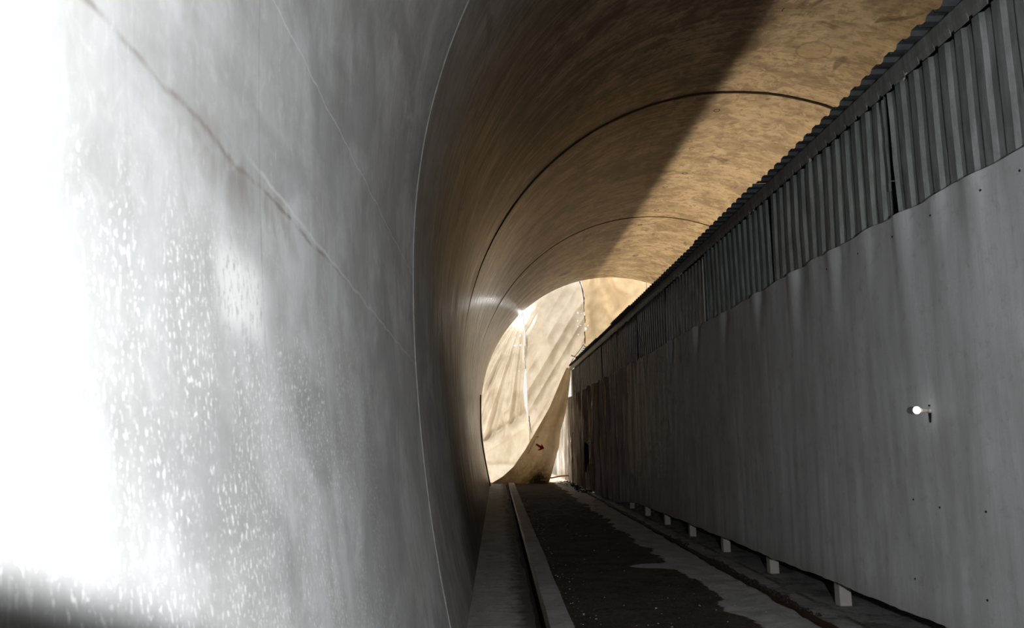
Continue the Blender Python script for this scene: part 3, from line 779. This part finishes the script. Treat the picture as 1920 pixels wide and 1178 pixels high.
# orange pipe outside
b = MB(); pts = [atY(1022, 898, 30.9), atY(1035, 897, 30.9), atY(1050, 894, 31.0), atY(1062, 893, 31.0), atY(1073, 893.5, 31.0)]
b.tube([Vector((q.x, q.y-0.1, q.z+0.02)) for q in pts], 0.030, 10); o = b.build('orange_pipe', simple('orange_plastic', (0.62, 0.22, 0.05), 0.6), None, True)
tag(o, 'orange plastic pipe lying across the bright gap below the curtain flap', 'pipe')
# cable bundle hung on the sheet
pc = atB(1101, 852, 0.20)
Bn = empty('cable_bundle', 'bundle of looped black cable hung on the wrinkled far end of the plastic sheet', 'cable bundle', None, pc)
for j in range(5):
    b = MB(); pts = []
    for i in range(29):
        a = 2*math.pi*i/28; pts.append((-0.02*j+0.02, 0.16*math.cos(a)*(1+0.12*j)+0.05*math.sin(j), (0.30+0.03*j)*math.sin(a)+0.02*math.sin(3*a+j)-0.02*j))
    b.tube(pts, 0.011, 6, False); b.build('cable_loop', M_black, Bn, True)
b = MB(); b.tube([(0, -0.05, -0.25), (-0.03, -0.02, -0.5), (-0.02, 0.05, -0.75), (0.0, 0.22, -0.9)], 0.010, 6); b.build('loose_end', M_wood2, Bn, True)
b = MB(); b.tube([(0, 0, 0.28), (0.01, 0, 0.36), (0.12, 0, 0.38)], 0.008, 6); b.build('hanger_tie', M_rope, Bn)
# brown cord with plug on the sunlit part
pk = atB(1072.5, 815, 0.13)
Kn = empty('hanging_cord', 'brown cord with a grey plug hanging on the sunlit end of the plastic sheet', 'cord', None, pk)
M_cord = simple('brown_cord', (0.42, 0.22, 0.11), 0.7)
b = MB(); b.tube([(0, -0.35, 0.04), (0, -0.1, 0.05), (0, 0.03, 0.0), (0, -0.1, -0.12), (0, 0.0, -0.3), (0, 0.06, -0.5), (0, 0.05, -0.8)], 0.013, 6); b.build('cord', M_cord, Kn, True)
b = MB(); b.lathe([(0, 0.001), (0, 0.02), (0.04, 0.034), (0.2, 0.034), (0.24, 0.02), (0.24, 0.001)], (0, 0.05, -0.78), (0, 0, -1), 10); b.build('plug', simple('grey_plug', (0.25, 0.22, 0.18), 0.6), Kn, True)
b = MB(); b.tube([(0, 0.05, -1.0), (0, 0.03, -1.2), (0, 0.09, -1.45)], 0.010, 6); b.build('cord_tail', M_cord, Kn, True)
# slatted metal outside, seen over the barrier end
S = empty('metal_louvre', 'grey slatted metal seen through the small opening above the far end of the barrier', 'louvre', None, (0, 0, 0))
for i in range(9):
    q = atY(1096, 650+i*3.4, 32.6); b = MB(); b.box((q.x-0.9, 32.6, q.z-0.022), (q.x+0.9, 32.68, q.z+0.022)); b.build('slat', simple('grey_slat', (0.22, 0.24, 0.27), 0.6), S)
qa = atY(1096, 646, 32.7); qb = atY(1096, 684, 32.7)
for dx in (-0.55, 0.55):
    b = MB(); b.box((qa.x+dx-0.03, 32.69, 0.0), (qa.x+dx+0.03, 32.74, qa.z)); b.build('upright', M_wood2, S)
# rubble along the right kerb and chips on the road
b = MB()
for i in range(420):
    Y = 4.6+random.random()**1.5*14; x = random.uniform(0.66, 2.5)
    if random.random() < 0.35: x = random.gauss(0.72, 0.05)
    r = 0.004+0.009*random.random()**2
    b.rock((x, Y, 0.004), r, 0.7)
o = b.build('gravel', simple('pale_stone_chips', (0.45, 0.42, 0.38), 0.85, 0, 0.4, 30)); tag(o, 'pale stone chips strewn over the dark dirt road', 'gravel', None, 'stuff')
b = MB()
for i in range(380):
    c = random.choice([7.6, 7.9, 8.2, 9.6, 10.0, 12.2, 8.9]); Y = random.gauss(c, 0.25); x = random.gauss(2.66, 0.022)
    b.rock((x, Y, 0.025), 0.008+0.020*random.random()**2, 1.1)
for i in range(160):
    Y = random.uniform(24.0, 30.6); b.rock((random.gauss(2.62, 0.10), Y, 0.02), 0.02+0.05*random.random()**2, 0.8)
o = b.build('rubble', simple('dark_crumbled_dirt', (0.035, 0.027, 0.02), 0.95, 0, 0.5, 20)); tag(o, 'dark crumbled dirt heaped along the right kerb', 'rubble', None, 'stuff')
b = MB()
for i in range(130):
    Y = random.uniform(27.6, 31.5); b.rock((random.uniform(2.2, 2.8), Y, 0.015), 0.015+0.05*random.random()**2, 0.6)
o = b.build('debris', simple('light_debris', (0.5, 0.45, 0.38), 0.9)); tag(o, 'pale broken debris in the sunlight by the bright gap', 'debris', None, 'stuff')

# ------------------------------------------------------------------ light
w = bpy.data.worlds.new('world'); sc.world = w; w.use_nodes = True
bg = w.node_tree.nodes['Background']; bg.inputs[0].default_value = (1.0, 0.98, 0.96, 1); bg.inputs[1].default_value = 0.95
def light(name, kind, energy, col, loc, **kw):
    d = bpy.data.lights.new(name, kind); d.energy = energy; d.color = col
    for k, v in kw.items(): setattr(d, k, v)
    o = bpy.data.objects.new(name, d); C.objects.link(o); o.location = loc; return o
def aim(o, v): o.rotation_euler = Vector(v).to_track_quat('-Z', 'Y').to_euler()
s = light('sun', 'SUN', 3.7, (1.0, 0.95, 0.87), (0, 40, 20), angle=0.01); aim(s, (0.27, -1.0, -0.55))
fl = light('flash_lamp', 'SPOT', 610, (0.97, 0.985, 1.0), (0.60, -0.5, H0+0.02), spot_size=math.pi, spot_blend=0.028, shadow_soft_size=0.03)
aim(fl, (0.245, 0.315, 0.917))
ws = light('bounce_strip', 'AREA', 700, (1.0, 0.76, 0.48), (6.55, 22.0, 1.0), shape='RECTANGLE', size=0.22, size_y=16)  # added unseen strip imitating sun bounced off the ground behind the barrier
ws.rotation_euler = (math.pi, 0, 0)

ga = light('daylight_fill', 'AREA', 170, (1.0, 0.90, 0.76), (1.6, 36.5, 1.7), shape='RECTANGLE', size=3.0, size_y=3.0); aim(ga, (0.12, -1, -0.02))  # added area light, extra daylight through the gap onto the barrier
g = atY(977, 587, 31.12)
light('glare_helper', 'POINT', 40, (0.9, 0.95, 1.0), g + Vector((0.03, 0, -0.03)), shadow_soft_size=0.06)  # added point light imitating sun glare at the curtain's corner gap
cy = sc.cycles
cy.max_bounces = 5; cy.diffuse_bounces = 3; cy.glossy_bounces = 2; cy.transmission_bounces = 3; cy.transparent_max_bounces = 4
cy.caustics_reflective = False; cy.caustics_refractive = False
cy.use_adaptive_sampling = True; cy.adaptive_threshold = 0.04; cy.adaptive_min_samples = 12
sc.view_settings.view_transform = 'Standard'; sc.view_settings.look = 'None'; sc.view_settings.exposure = 0; sc.view_settings.gamma = 1
